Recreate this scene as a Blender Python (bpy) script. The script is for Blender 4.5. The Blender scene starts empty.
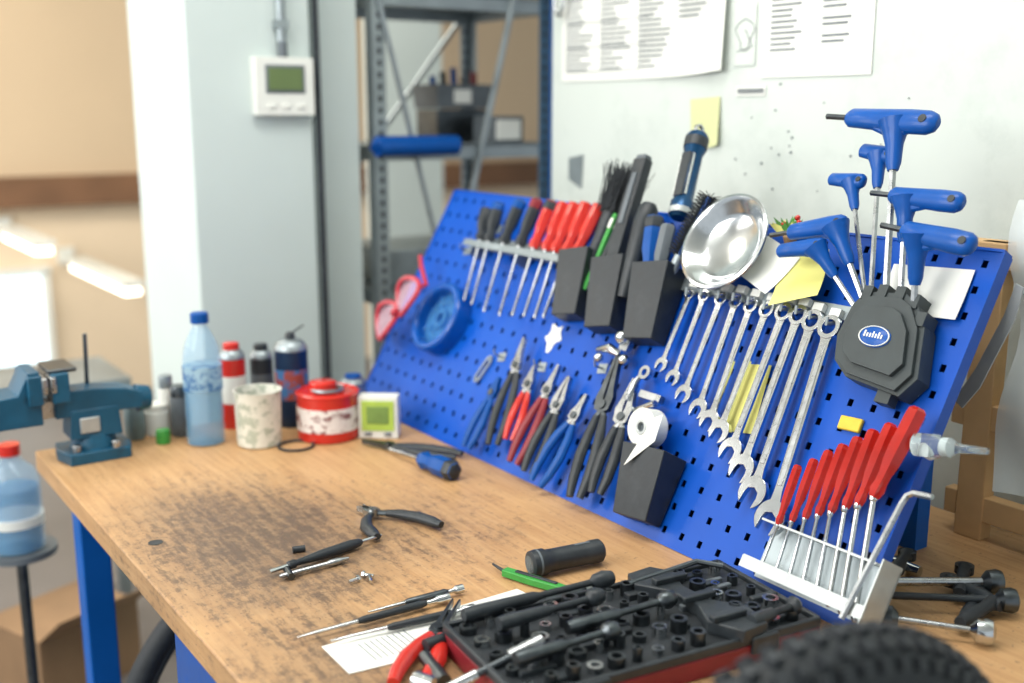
import bpy, math, random
from mathutils import Vector, Matrix, noise
random.seed(7)
sc=bpy.context.scene
pi=math.pi
# ---------------------------------------------------------------- materials
MATS={}
def lin(c): return tuple((x/12.92 if x<=.04045 else ((x+.055)/1.055)**2.4) for x in [v/255 for v in c])
def mat(name,rgb,rough=.5,metal=0,var=.12,scale=30,bump=0,coat=0,trans=0,alpha=1,emit=0,spec=.5,dirt=None,ior=1.45):
    if name in MATS: return MATS[name]
    m=bpy.data.materials.new(name); m.use_nodes=True
    nt=m.node_tree; N=nt.nodes; L=nt.links
    b=N['Principled BSDF']
    c=lin(rgb)
    tc=N.new('ShaderNodeTexCoord'); nz=N.new('ShaderNodeTexNoise')
    nz.inputs['Scale'].default_value=scale; nz.inputs['Detail'].default_value=4
    L.new(tc.outputs['Object'],nz.inputs['Vector'])
    cr=N.new('ShaderNodeValToRGB')
    cr.color_ramp.elements[0].position=.3; cr.color_ramp.elements[1].position=.7
    cr.color_ramp.elements[0].color=tuple(max(0,x*(1-var)) for x in c)+(1,)
    cr.color_ramp.elements[1].color=tuple(min(1,x*(1+var)) for x in c)+(1,)
    L.new(nz.outputs['Fac'],cr.inputs['Fac'])
    out=cr.outputs['Color']
    if dirt:
        n2=N.new('ShaderNodeTexNoise'); n2.inputs['Scale'].default_value=dirt[1]; n2.inputs['Detail'].default_value=8; n2.inputs['Roughness'].default_value=.7
        L.new(tc.outputs['Object'],n2.inputs['Vector'])
        r2=N.new('ShaderNodeValToRGB'); r2.color_ramp.elements[0].position=dirt[2]; r2.color_ramp.elements[1].position=dirt[3]
        L.new(n2.outputs['Fac'],r2.inputs['Fac'])
        mx=N.new('ShaderNodeMix'); mx.data_type='RGBA'
        L.new(r2.outputs['Color'],mx.inputs['Factor']); L.new(out,mx.inputs['A']); mx.inputs['B'].default_value=lin(dirt[0])+(1,)
        out=mx.outputs['Result']
    L.new(out,b.inputs['Base Color'])
    mr=N.new('ShaderNodeMapRange'); mr.inputs['To Min'].default_value=max(.03,rough*.8); mr.inputs['To Max'].default_value=min(1,rough*1.2)
    L.new(nz.outputs['Fac'],mr.inputs['Value']); L.new(mr.outputs['Result'],b.inputs['Roughness'])
    b.inputs['Metallic'].default_value=metal
    b.inputs['Specular IOR Level'].default_value=spec
    b.inputs['Coat Weight'].default_value=coat
    b.inputs['Transmission Weight'].default_value=trans
    b.inputs['IOR'].default_value=ior
    b.inputs['Alpha'].default_value=alpha
    if emit:
        b.inputs['Emission Color'].default_value=c+(1,); b.inputs['Emission Strength'].default_value=emit
    if bump:
        bp=N.new('ShaderNodeBump'); bp.inputs['Strength'].default_value=bump; bp.inputs['Distance'].default_value=.002
        L.new(nz.outputs['Fac'],bp.inputs['Height']); L.new(bp.outputs['Normal'],b.inputs['Normal'])
    MATS[name]=m
    return m

steel=mat('steel',(178,182,184),.28,1,.14,60,dirt=((110,112,112),24,.5,.85))
chrome=mat('chrome',(206,210,212),.17,1,.07,40,dirt=((140,142,142),30,.55,.9))
satin=mat('satin_steel',(180,186,186),.38,.5,.08,30)
dsteel=mat('dark_steel',(92,98,102),.35,1,.2,60)
black=mat('black_plastic',(42,48,53),.42,0,.15,60,.2,dirt=((64,70,74),12,.5,.8))
black2=mat('black_rubber',(38,43,48),.6,0,.2,80,.3)
gray=mat('grey_plastic',(98,106,112),.5)
redp=mat('red_plastic',(200,44,34),.22,0,.12,20,coat=.3)
redt=mat('red_translucent_plastic',(206,42,30),.14,0,.15,25,trans=.35,coat=.3)
redd=mat('dark_red_plastic',(128,34,44),.4)
bluep=mat('blue_grip',(0,74,150),.38,0,.1,40,.1,spec=.35)
blueh=mat('blue_handle',(0,76,156),.36,0,.08,40,.1,coat=.1,spec=.35)
blueb=mat('pegboard_blue',(0,76,178),.38,0,.06,8,coat=.06,spec=.35,dirt=((6,88,188),3,.5,.8))
blueshade=mat('hole_shade_blue',(3,30,84),.6,0,.1,8)  # shade of the gap behind the pegboard, put into a dark colour
bluef=mat('frame_blue',(6,92,178),.4,0,.08,10,spec=.35)
rackb=mat('rack_blue_grey',(74,108,132),.45,.3,.15,10)
teal=mat('vise_blue',(18,80,108),.4,0,.15,25,.1,dirt=((20,46,58),14,.55,.75))
white=mat('white_plastic',(226,228,222),.4,0,.03,20)
cream=mat('paper_white',(230,232,226),.7,0,.02,10)
yel=mat('yellow_note',(226,222,130),.7,0,.04,10)
ink=mat('print_ink',(104,112,118),.8)
green=mat('green_plastic',(60,150,66),.4)
screen=mat('lcd_green',(96,116,70),.25,0,.05,10)
clear=mat('clear_plastic',(225,238,245),.08,0,.02,10,trans=.9,ior=1.2)
blueclear=mat('blue_tinted_plastic',(150,200,232),.08,0,.05,10,alpha=.30,ior=1.4,coat=.5)
lens=mat('lens_plastic',(232,190,205),.05,0,.02,5,alpha=.35,coat=.6)
galv=mat('galvanised_steel',(154,164,168),.4,.7,.15,12)
pine=mat('pine_wood',(196,160,114),.6,0,.18,9,.2)
card=mat('cardboard',(150,120,90),.85,0,.1,10)

# ---------------------------------------------------------------- builder
class Bd:
    def __init__(s,M=None):
        s.v=[];s.f=[];s.mi=[];s.ms=[];s.M=M or Matrix.Identity(4)
    def idx(s,m):
        if m not in s.ms: s.ms.append(m)
        return s.ms.index(m)
    def add(s,vs,fs,m,M=None):
        T=s.M@M if M is not None else s.M
        o=len(s.v)
        s.v+= [T@Vector(p) for p in vs]
        i=s.idx(m)
        for f in fs: s.f.append([o+k for k in f]); s.mi.append(i)
    def box(s,c,d,m,M=None,taper=1):
        x,y,z=c;a,b,e=[q/2 for q in d];t=taper
        vs=[(x-a,y-b,z-e),(x+a,y-b,z-e),(x+a,y+b,z-e),(x-a,y+b,z-e),(x-a*t,y-b*t,z+e),(x+a*t,y-b*t,z+e),(x+a*t,y+b*t,z+e),(x-a*t,y+b*t,z+e)]
        s.add(vs,[(3,2,1,0),(4,5,6,7),(0,1,5,4),(1,2,6,5),(2,3,7,6),(3,0,4,7)],m,M)
    def prism(s,poly,z0,z1,m,M=None):
        n=len(poly)
        vs=[(p[0],p[1],z0) for p in poly]+[(p[0],p[1],z1) for p in poly]
        fs=[list(range(n))[::-1],list(range(n,2*n))]+[(i,(i+1)%n,n+(i+1)%n,n+i) for i in range(n)]
        s.add(vs,fs,m,M)
    def tube(s,pts,r,m,seg=10,M=None,sx=1,sy=1,up=None,cap=True):
        pts=[Vector(p) for p in pts]; n=len(pts)
        if not hasattr(r,'__len__'): r=[r]*n
        vs=[];fs=[]
        t0=(pts[1]-pts[0]).normalized()
        u=Vector(up) if up else (Vector((0,0,1)) if abs(t0.z)<.9 else Vector((1,0,0)))
        for i,p in enumerate(pts):
            t=(pts[min(i+1,n-1)]-pts[max(i-1,0)]).normalized()
            x=t.cross(u).normalized(); u=x.cross(t).normalized()
            for k in range(seg):
                a=2*pi*k/seg
                vs.append(p+(x*math.cos(a)*sx+u*math.sin(a)*sy)*r[i])
        for i in range(n-1):
            for k in range(seg):
                fs.append((i*seg+k,i*seg+(k+1)%seg,(i+1)*seg+(k+1)%seg,(i+1)*seg+k))
        if cap: fs.append(list(range(seg))[::-1]); fs.append([(n-1)*seg+k for k in range(seg)])
        s.add(vs,fs,m,M)
    def cyl(s,a,b,r,m,r2=None,seg=20,M=None):
        s.tube([a,b],[r,r if r2 is None else r2],m,seg,M)
    def lathe(s,prof,m,M=None,seg=24,fl=0,fa=0):
        n=len(prof);vs=[];fs=[]
        for r,y in prof:
            for k in range(seg):
                a=2*pi*k/seg; rr=r*(1+fa*math.cos(fl*a)) if fl else r
                vs.append((rr*math.cos(a),y,-rr*math.sin(a)))
        for i in range(n-1):
            for k in range(seg): fs.append((i*seg+k,i*seg+(k+1)%seg,(i+1)*seg+(k+1)%seg,(i+1)*seg+k))
        fs.append(list(range(seg))[::-1]); fs.append([(n-1)*seg+k for k in range(seg)])
        s.add(vs,fs,m,M)
    def ring(s,ro,ri,z0,z1,m,M=None,seg=24,iseg=None):
        vs=[];fs=[]
        for z in (z0,z1):
            for r in (ro,ri):
                for k in range(seg):
                    a=2*pi*k/seg; vs.append((r*math.cos(a),r*math.sin(a),z))
        for k in range(seg):
            j=(k+1)%seg
            fs+=[(k,seg+k,seg+j,j),(2*seg+k,2*seg+j,3*seg+j,3*seg+k),(k,j,2*seg+j,2*seg+k),(seg+k,3*seg+k,3*seg+j,seg+j)]
        s.add(vs,fs,m,M)
    def torus(s,R,r,m,M=None,seg=32,sg=10,sz=1):
        vs=[];fs=[]
        for i in range(seg):
            a=2*pi*i/seg
            for k in range(sg):
                b=2*pi*k/sg; q=R+r*math.cos(b)
                vs.append((q*math.cos(a),q*math.sin(a),r*sz*math.sin(b)))
        for i in range(seg):
            for k in range(sg):
                fs.append((i*sg+k,((i+1)%seg)*sg+k,((i+1)%seg)*sg+(k+1)%sg,i*sg+(k+1)%sg))
        s.add(vs,fs,m,M)
    def sph(s,c,r,m,M=None,sc=(1,1,1),seg=14):
        n=8;vs=[];fs=[]
        for i in range(n+1):
            t=pi*(i+.001)/(n+.002)
            for k in range(seg):
                a=2*pi*k/seg
                vs.append((c[0]+r*sc[0]*math.sin(t)*math.cos(a),c[1]+r*sc[1]*math.sin(t)*math.sin(a),c[2]+r*sc[2]*math.cos(t)))
        for i in range(n):
            for k in range(seg): fs.append((i*seg+k,(i+1)*seg+k,(i+1)*seg+(k+1)%seg,i*seg+(k+1)%seg))
        s.add(vs,fs,m,M)
    def make(s,name,bevel=0,parent=None,ang=38):
        mn=Vector([min(v[i] for v in s.v) for i in range(3)]);mx=Vector([max(v[i] for v in s.v) for i in range(3)])
        c=(mn+mx)/2; c.z=mn.z
        me=bpy.data.meshes.new(name)
        me.from_pydata([v-c for v in s.v],[],s.f)
        for m in s.ms: me.materials.append(m)
        me.polygons.foreach_set('material_index',s.mi)
        me.polygons.foreach_set('use_smooth',[True]*len(s.f))
        me.set_sharp_from_angle(angle=math.radians(ang))
        me.validate(); me.update()
        o=bpy.data.objects.new(name,me); o.location=c
        bpy.context.collection.objects.link(o)
        if bevel:
            b=o.modifiers.new('bevel','BEVEL'); b.width=bevel; b.segments=2; b.limit_method='ANGLE'; b.angle_limit=math.radians(50)
        if parent:
            o.parent=parent; o.location=c-parent.location
        return o

def frame(a,b,n=(0,0,1)):
    a=Vector(a);b=Vector(b);y=(b-a).normalized();z=Vector(n);z=(z-y*z.dot(y)).normalized();x=y.cross(z)
    M=Matrix.Identity(4)
    for i in range(3): M[i][0]=x[i];M[i][1]=y[i];M[i][2]=z[i];M[i][3]=a[i]
    return M
def T(x,y,z): return Matrix.Translation((x,y,z))
def RZ(a): return Matrix.Rotation(a,4,'Z')
S=math.sin(math.radians(29.5));C=math.cos(math.radians(29.5))
MB=Matrix(((0,S,-C,1.09),(-1,0,0,0),(0,C,S,.85),(0,0,0,1)))
def P(Y,v,w=.02): return Vector((-Y,v,w))
BZ=.85

# ---------------------------------------------------------------- camera
cam=bpy.data.cameras.new('camera'); co=bpy.data.objects.new('camera',cam); bpy.context.collection.objects.link(co)
R_=Vector((.8222,-.5692,0));F_=Vector((.5570,.8046,-.2055)).normalized();U_=R_.cross(F_).normalized();R_=F_.cross(U_)
Mc=Matrix.Identity(4)
for i in range(3): Mc[i][0]=R_[i];Mc[i][1]=U_[i];Mc[i][2]=-F_[i]
Mc[2][3]=1.5
co.matrix_world=Mc; cam.sensor_width=36; cam.lens=1100/1024*36; cam.clip_start=.05
cam.dof.use_dof=True; cam.dof.focus_distance=1.56; cam.dof.aperture_fstop=1.9
sc.camera=co
try: sc.view_settings.view_transform='Standard'
except Exception: pass

# ---------------------------------------------------------------- room
def wallmat(name,rgb,dirtc,lo=.62,hi=.8):
    return mat(name,rgb,.75,0,.03,2.5,.08,dirt=(dirtc,4.5,lo,hi))
wm=wallmat('white_wall_paint',(206,214,208),(184,194,188),.5,.78)
wp=wallmat('pillar_paint',(198,210,208),(180,194,194))
beige=mat('beige_wall_paint',(208,186,156),.8,0,.04,1.2)
cream2=mat('cream_wall_paint',(232,212,184),.8,0,.08,1.0)
brown=mat('brown_beam',(118,86,62),.7,0,.25,3)
flm=mat('concrete_floor',(118,112,108),.55,0,.12,3,.1)
b=Bd(); b.box((2,3.2,-.05),(9,11,.1),flm); b.make('floor')
b=Bd(); b.box((2,3.2,3.05),(9,11,.1),white); b.make('ceiling')
b=Bd(); b.box((1.67,.75,1.5),(.1,2.84,3),wm)
for i in range(26):
    y=random.uniform(1.15,1.62);z=random.uniform(1.34,1.55); b.cyl((1.6195,y,z),(1.618,y,z),random.uniform(.001,.0026),gray,seg=8)
b.make('wall_right')
b=Bd(); b.box((2.6,6.05,2.1),(7.6,.1,1.85),beige); b.box((2.6,6.05,.5),(7.6,.1,1.05),cream2); b.make('wall_back')
b=Bd(); b.box((2.6,5.96,1.10),(7.6,.12,.15),brown); b.make('trim_1')
wg=mat('window_glow',(214,232,240),.5,0,.05,3,emit=1.1)
b=Bd(); b.box((.75,5.985,.42),(.9,.02,.55),wg)
for z in (.14,.70): b.box((.75,5.97,z),(.98,.05,.035),white)
for x in (.3,.75,1.215): b.box((x,5.97,.42),(.035,.05,.55),white)
b.make('window_1')
lm=mat('lamp_tube',(255,250,235),.5,0,.01,3,emit=4)
for X,z,y0,y1 in ((1.036,.905,5.06,5.8),(1.328,.735,4.8,5.75)):
    b=Bd(); b.box((X,(y0+y1)/2,z),(.07,y1-y0,.035),lm); b.box((X,(y0+y1)/2,z+.03),(.09,y1-y0+.04,.03),white)
    b.cyl((X,y1,z+.03),(X,6.0,z+.03),.012,white,seg=8); b.box((X,5.985,z+.03),(.08,.03,.08),white)
    b.make('fluorescent_lamp')
b=Bd(); b.box((1.016,2.77,1.5),(.306,.44,3),wp); b.make('pillar',.004)
b=Bd(); b.box((1.262,2.80,1.5),(.125,.38,3),wp); b.make('pillar')
b=Bd(); b.box((2.57,4.6,1.5),(.3,.2,3),wp); b.make('pillar')
b=Bd(); b.tube([(1.186,2.55,0),(1.187,2.553,1),(1.183,2.549,2),(1.184,2.55,3)],.009,black,8); b.make('power_cable')
b=Bd(); b.box((1.088,2.535,1.556),(.148,.03,.135),white); b.box((1.088,2.518,1.573),(.086,.006,.052),screen)
b.box((1.088,2.519,1.573),(.100,.003,.066),gray)
for i in range(3): b.box((1.05+i*.038,2.518,1.510),(.018,.005,.009),cream)
b.cyl((1.09,2.535,1.62),(1.09,2.535,1.66),.012,gray); b.make('thermostat',.004)
b=Bd(); b.cyl((1.09,2.538,1.66),(1.09,2.538,3),.011,galv,seg=12); b.box((1.09,2.538,1.70),(.035,.02,.02),galv); b.make('cable_conduit')

# ---------------------------------------------------------------- steel rack
b=Bd()
def post(x,y,m,dx=1,dy=1):
    b.box((x+dx*.018,y,1.25),(.036,.003,2.5),m); b.box((x,y+dy*.018,1.25),(.003,.036,2.5),m)
    for i in range(60):
        z=.9+i*.03
        b.box((x+dx*.018,y-.002,z),(.010,.002,.014),black)
post(1.365,2.60,galv); post(1.93,2.60,rackb,-1); post(1.365,3.02,galv,1,-1); post(1.93,3.02,galv,-1,-1)
for z in (.35,1.02,1.405,1.80,2.3):
    b.box((1.648,2.81,z),(.56,.42,.004),galv); b.box((1.648,2.602,z-.015),(.56,.004,.04),galv); b.box((1.648,3.018,z-.015),(.56,.004,.04),galv)
    b.box((1.367,2.81,z-.015),(.004,.42,.04),galv); b.box((1.928,2.81,z-.015),(.004,.42,.04),galv)
b.tube([(1.375,2.592,1.80),(1.54,2.592,1.16)],.007,galv,8)
b.tube([(1.80,2.592,1.80),(1.66,2.592,1.28)],.009,galv,8)
b.tube([(1.92,3.03,1.80),(1.38,3.03,1.16)],.009,galv,8)
b.box((1.928,2.585,1.5),(.006,.010,2.0),bluef)
b.make('storage_rack')
b=Bd(); b.tube([(1.345,2.555,1.405),(1.348,2.56,1.409),(1.59,2.56,1.409),(1.593,2.56,1.405)],[.016,.026,.026,.016],blueh,14); b.box((1.47,2.575,1.43),(.2,.05,.01),bluep); b.make('blue_foam_roll')
b=Bd(); b.box((1.82,2.70,1.446),(.11,.10,.076),gray); b.box((1.82,2.647,1.446),(.085,.004,.056),cream); b.make('small_parts_box',.003)
b=Bd(); b.box((1.77,2.87,1.54),(.18,.14,.07),gray,None,1.1); b.box((1.76,2.795,1.54),(.06,.005,.04),cream); b.box((1.77,2.87,1.457),(.18,.12,.092),dsteel)
for k in range(5): b.tube([(1.70+k*.035,2.86,1.55),(1.695+k*.036,2.86,1.60+.012*(k%3))],.010,(bluep,black,bluep,gray,redd)[k],8)
b.make('storage_bin',.003)
b=Bd(); b.box((1.60,2.8,1.075),(.34,.3,.10),galv,None,1.06); b.box((1.60,2.64,1.075),(.12,.006,.05),cream); b.make('storage_bin',.003)
b=Bd(); Mk=T(1.60,2.12,1.755)@Matrix.Rotation(pi/2,4,'Z')@Matrix.Rotation(pi/2,4,'X')
pts=[(.017*math.cos(2*pi*i/20),.04*math.sin(2*pi*i/20),0) for i in range(21)]
b.tube(pts,.004,steel,8,Mk,cap=False); b.tube([(0,.04,0),(0,.12,0)],.002,steel,6,Mk); b.make('carabiner')

# ---------------------------------------------------------------- bench
bw=bpy.data.materials.new('worn_beech'); bw.use_nodes=True
nt=bw.node_tree;N=nt.nodes;L=nt.links;pb=N['Principled BSDF']
tc=N.new('ShaderNodeTexCoord')
def noise_(scale,det=6,ro=.6,mp=None):
    n=N.new('ShaderNodeTexNoise');n.inputs['Scale'].default_value=scale;n.inputs['Detail'].default_value=det;n.inputs['Roughness'].default_value=ro
    if mp:
        k=N.new('ShaderNodeMapping');k.inputs['Scale'].default_value=mp;L.new(tc.outputs['Object'],k.inputs['Vector']);L.new(k.outputs['Vector'],n.inputs['Vector'])
    else: L.new(tc.outputs['Object'],n.inputs['Vector'])
    return n.outputs['Fac']
def ramp(fac,stops):
    r=N.new('ShaderNodeValToRGB');e=r.color_ramp.elements
    while len(e)<len(stops): e.new(.5)
    for q,(p,c) in zip(e,stops): q.position=p;q.color=c+(1,) if len(c)==3 else c
    L.new(fac,r.inputs['Fac']);return r.outputs['Color']
def mix(f,a,bc):
    m=N.new('ShaderNodeMix');m.data_type='RGBA'
    if isinstance(f,float): m.inputs['Factor'].default_value=f
    else: L.new(f,m.inputs['Factor'])
    for s_,q in (('A',a),('B',bc)):
        if isinstance(q,tuple): m.inputs[s_].default_value=q+(1,)
        else: L.new(q,m.inputs[s_])
    return m.outputs['Result']
def g3(v): return (v,v,v)
grain=ramp(noise_(6,8,.65,mp=(22,1.2,22)),[(.3,lin((180,138,94))),(.52,lin((198,157,110))),(.75,lin((212,173,126)))])
cloud=ramp(noise_(3.2,5,.6),[(.35,g3(0.)),(.7,g3(1.))])
col=mix(cloud,grain,mix(.4,grain,lin((160,120,82))))
def spot(x,y,sx,sy):
    k=N.new('ShaderNodeMapping');k.vector_type='POINT';k.inputs['Location'].default_value=(-x*sx,-y*sy,0);k.inputs['Scale'].default_value=(sx,sy,0)
    L.new(tc.outputs['Object'],k.inputs['Vector'])
    ln=N.new('ShaderNodeVectorMath');ln.operation='LENGTH';L.new(k.outputs['Vector'],ln.inputs[0])
    mr=N.new('ShaderNodeMapRange');mr.interpolation_type='SMOOTHSTEP';mr.inputs['From Min'].default_value=0;mr.inputs['From Max'].default_value=1;mr.inputs['To Min'].default_value=1;mr.inputs['To Max'].default_value=0
    L.new(ln.outputs['Value'],mr.inputs['Value']);return mr.outputs['Result']
def add_(a,bq,op='ADD'):
    m=N.new('ShaderNodeMath');m.operation=op
    for i,q in enumerate((a,bq)):
        if isinstance(q,(int,float)): m.inputs[i].default_value=q
        else: L.new(q,m.inputs[i])
    return m.outputs[0]
sp=add_(spot(-.40,.12,2.6,1.75),add_(add_(spot(-.46,-.30,3.5,2.4),.75,'MULTIPLY'),add_(spot(-.20,.02,2.8,2.4),.6,'MULTIPLY'),'MAXIMUM'),'MAXIMUM')
fine=noise_(55,10,.85); med=noise_(9,9,.8); str_=noise_(9,9,.75,mp=(9,1.5,9)); big=noise_(5,6,.7)
d0=add_(sp,add_(add_(med,.9,'MULTIPLY'),add_(big,.5,'MULTIPLY')),'MULTIPLY')
col=mix(ramp(d0,[(.16,g3(0.)),(.62,g3(.68))]),col,lin((100,84,70)))
d1=add_(add_(sp,.14,'MULTIPLY'),add_(add_(fine,.5,'MULTIPLY'),add_(str_,.5,'MULTIPLY')))
col=mix(ramp(d1,[(.565,g3(0.)),(.66,g3(.75))]),col,lin((76,62,54)))
scr=ramp(noise_(5,9,.8,mp=(3,60,3)),[(.60,g3(0.)),(.72,g3(.42))])
col=mix(scr,col,lin((120,94,72)))
spk=ramp(noise_(160,2,.5),[(.67,g3(0.)),(.73,g3(.6))])
col=mix(spk,col,lin((76,62,52)))
L.new(col,pb.inputs['Base Color']); pb.inputs['Roughness'].default_value=.45
bp=N.new('ShaderNodeBump');bp.inputs['Strength'].default_value=.25;bp.inputs['Distance'].default_value=.001;L.new(fine,bp.inputs['Height']);L.new(bp.outputs['Normal'],pb.inputs['Normal'])
bench=bpy.data.objects.new('workbench',None); bpy.context.collection.objects.link(bench)
b=Bd(); b.box((.9925,1.42,.83),(1.175,1.60,.04),bw); b.make('top',.003,bench)
b=Bd()
for x in (.475,1.50):
    for y in (.70,2.12): b.box((x,y,.405),(.055,.055,.81),bluef)
for y in (.70,2.12): b.box((.99,y,.785),(1.0,.05,.05),bluef); b.box((.99,y,.12),(1.0,.04,.04),bluef)
b.box((.475,1.83,.785),(.04,.56,.05),bluef); b.box((1.5,1.41,.785),(.04,1.4,.05),bluef)
b.make('frame',.003,bench)
b=Bd(); b.box((.72,1.13,.47),(.56,.72,.66),bluef)
for i,(z,h) in enumerate(((.72,.12),(.56,.16),(.37,.18),(.21,.10))):
    b.box((.434,1.13,z),(.014,.66,h),blueh); b.box((.424,1.13,z+h*.3),(.012,.3,.018),galv)
b.make('drawer_cabinet',.003,bench)
b=Bd(); b.cyl((.455,1.62,.8501),(.455,1.62,.8506),.011,black,seg=20); b.make('bench_dog_hole',0,bench)

# ---------------------------------------------------------------- pegboard
peg=Bd(MB)
p_=.038;nu=36;nv=14;u0=-2.186;v0=.004;hx=.0042;hy=.0054
vs=[];fs=[]
for i in range(nu):
    for j in range(nv):
        x0=u0+i*p_;y0=v0+j*p_;x1=x0+p_;y1=y0+p_;cx=(x0+x1)/2;cy=(y0+y1)/2
        o=len(vs)
        vs+=[(x0,y0,0),(x1,y0,0),(x1,y1,0),(x0,y1,0),(cx-hx,cy-hy,0),(cx+hx,cy-hy,0),(cx+hx,cy+hy,0),(cx-hx,cy+hy,0),
             (cx-hx,cy-hy,-.002),(cx+hx,cy-hy,-.002),(cx+hx,cy+hy,-.002),(cx-hx,cy+hy,-.002)]
        fs+=[(o,o+1,o+5,o+4),(o+1,o+2,o+6,o+5),(o+2,o+3,o+7,o+6),(o+3,o,o+4,o+7),
             (o+4,o+5,o+9,o+8),(o+5,o+6,o+10,o+9),(o+6,o+7,o+11,o+10),(o+7,o+4,o+8,o+11)]
peg.add(vs,fs,blueb)
ua=u0;ub=u0+nu*p_;vb=v0+nv*p_
peg.box(((ua+ub)/2,v0-.002,-.009),(ub-ua+.004,.004,.022),blueb)
peg.box(((ua+ub)/2,vb+.002,-.009),(ub-ua+.004,.004,.022),blueb)
peg.box((ua-.002,(v0+vb)/2,-.009),(.004,vb-v0,.022),blueb)
peg.box((ub+.002,(v0+vb)/2,-.009),(.004,vb-v0,.022),blueb)
peg.box(((ua+ub)/2,(v0+vb)/2,-.017),(ub-ua,vb-v0,.003),blueshade)  # added dark sheet, so the holes read as shaded inside
peg.make('pegboard')
b=Bd()
for y in (.95,1.5,2.05):
    b.box((1.40,y,1.0),(.03,.03,.30),bluef); b.tube([(1.358,y,1.28),(1.40,y,1.15),(1.40,y,.85)],.012,bluef,8)
b.make('pegboard_stand')

# ---------------------------------------------------------------- generic tools
def screwdriver(name,butt,mid,tip,r,mh,ms=None,seg=18,M=MB,n=(0,0,1),rs=None,tail=None,slim=False):
    b=Bd(M); F=frame(butt,mid,n); l=(Vector(mid)-Vector(butt)).length
    if slim: b.lathe([(r*.55,0),(r*.92,l*.03),(r,l*.10),(r*1.02,l*.45),(r*.92,l*.62),(r*.70,l*.74),(r*.66,l*.84),(r*.80,l*.92),(r*.55,l)],mh,F,seg,6,.09)
    else: b.lathe([(r*.45,0),(r*.85,l*.02),(r,l*.07),(r,l*.55),(r*.8,l*.68),(r*.72,l*.78),(r*.95,l*.9),(r*.7,l)],mh,F,seg,6,.07)
    if tail: b.lathe([(r*.4,-.001),(r*.8,l*.012),(r*1.01,l*.06),(r*1.04,l*.2),(r*.9,l*.22)],tail,F,seg,6,.07)
    rs=rs or r*.28
    tl=(Vector(tip)-Vector(mid)).length
    G=frame(mid,tip,n)
    b.lathe([(rs*1.6,-.002),(rs*1.5,.004),(rs,.006),(rs,tl*.94),(rs*1.2,tl*.965),(rs*.5,tl)],ms or steel,G,10)
    return b.make(name)
def pliers(name,M,tip,end,grip,spread=.02,jaw=.28,r=.0075,head=steel,jw=.012,style='nose',n=(0,0,1),open_=0):
    L_=(Vector(tip)-Vector(end)).length
    b=Bd(M); F=frame(end,tip,n)
    py=L_*(1-jaw)
    for s_ in (-1,1):
        J=F@T(0,py,0)@RZ(-s_*open_)@T(0,-py,0)
        if style=='nose': poly=[(0,py-jw*.9),(s_*jw*1.0,py-jw*.6),(s_*jw*1.0,py+jw*.5),(s_*jw*.62,py+jw*1.3),(s_*jw*.22,L_),(s_*.0004,L_),(s_*.0004,py)]
        elif style=='cut': poly=[(0,py-jw),(s_*jw*1.1,py-jw*.6),(s_*jw*1.35,py+jw*.9),(s_*jw*1.0,py+jw*2.0),(s_*jw*.3,L_),(s_*.0006,L_),(s_*.003,py+jw*1.2),(s_*.0006,py)]
        else: poly=[(0,py-jw),(s_*jw*1.1,py-jw*.7),(s_*jw*1.2,py+jw),(s_*jw*.9,L_),(s_*jw*.2,L_+.002),(s_*.0006,py+jw)]
        if s_<0: poly=poly[::-1]
        b.prism(poly,-.0045,.0045,head,J)
        pts=[(-s_*.004,py,0),(s_*jw*.55,py-jw*1.3,0),(s_*spread*.75,py*.70,0),(s_*spread*1.05,py*.45,0),(s_*spread,py*.2,0),(s_*spread*.72,0,0)]
        H=F@T(0,py,0)@RZ(s_*open_)@T(0,-py,0)
        b.tube(pts[:3],[.006,.006,.0055],head,8,H,sy=.7,up=(0,0,1))
        b.tube(pts[1:],[r*.7,r*1.0,r*1.12,r*1.0,r*.75],grip,10,H,sy=.8,up=(0,0,1))
    b.cyl((0,py,-.007),(0,py,.007),jw*.55,dsteel,M=F,seg=16)
    return b.make(name)
def wrench(top,bot,k):
    b=Bd(MB); F=frame(bot,top); L_=(Vector(top)-Vector(bot)).length
    s_=L_/.30; t=.0030+.0015*s_
    ro=.0155*s_+.003; ri=ro*.60; rh=.0225*s_+.003
    b.ring(ro,ri,-t,t,chrome,F@T(0,L_-ro*.4,0),24)
    w1=.0060*s_+.002;w2=.0085*s_+.002
    b.prism([(-w2,rh*.6),(w2,rh*.6),(w1*.85,rh*1.8),(w1,L_-ro*1.6),(w1*1.2,L_-ro*1.25),(-w1*1.2,L_-ro*1.25),(-w1,L_-ro*1.6),(-w1*.85,rh*1.8)],-t*.7,t*.7,chrome,F)
    b.prism([(-w1*.5,rh*2.1),(w1*.5,rh*2.1),(w1*.5,L_-ro*2),(-w1*.5,L_-ro*2)],-t*.45,t*.9,steel,F)
    sw=rh*.50; poly=[]
    a0=math.asin(sw/rh)
    for i in range(21):
        a=-pi/2+a0+(2*pi-2*a0)*i/20
        poly.append((rh*math.cos(a),rh*math.sin(a)*1.02))
    poly+= [(-sw,-rh*.2),(-sw*.8,rh*.12),(0,rh*.30),(sw*.8,rh*.12),(sw,-rh*.2)]
    b.prism(poly,-t,t,chrome,F@T(0,rh*.3,0)@RZ(math.radians(-15)))
    b.make('combination_wrench',.0006)

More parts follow.
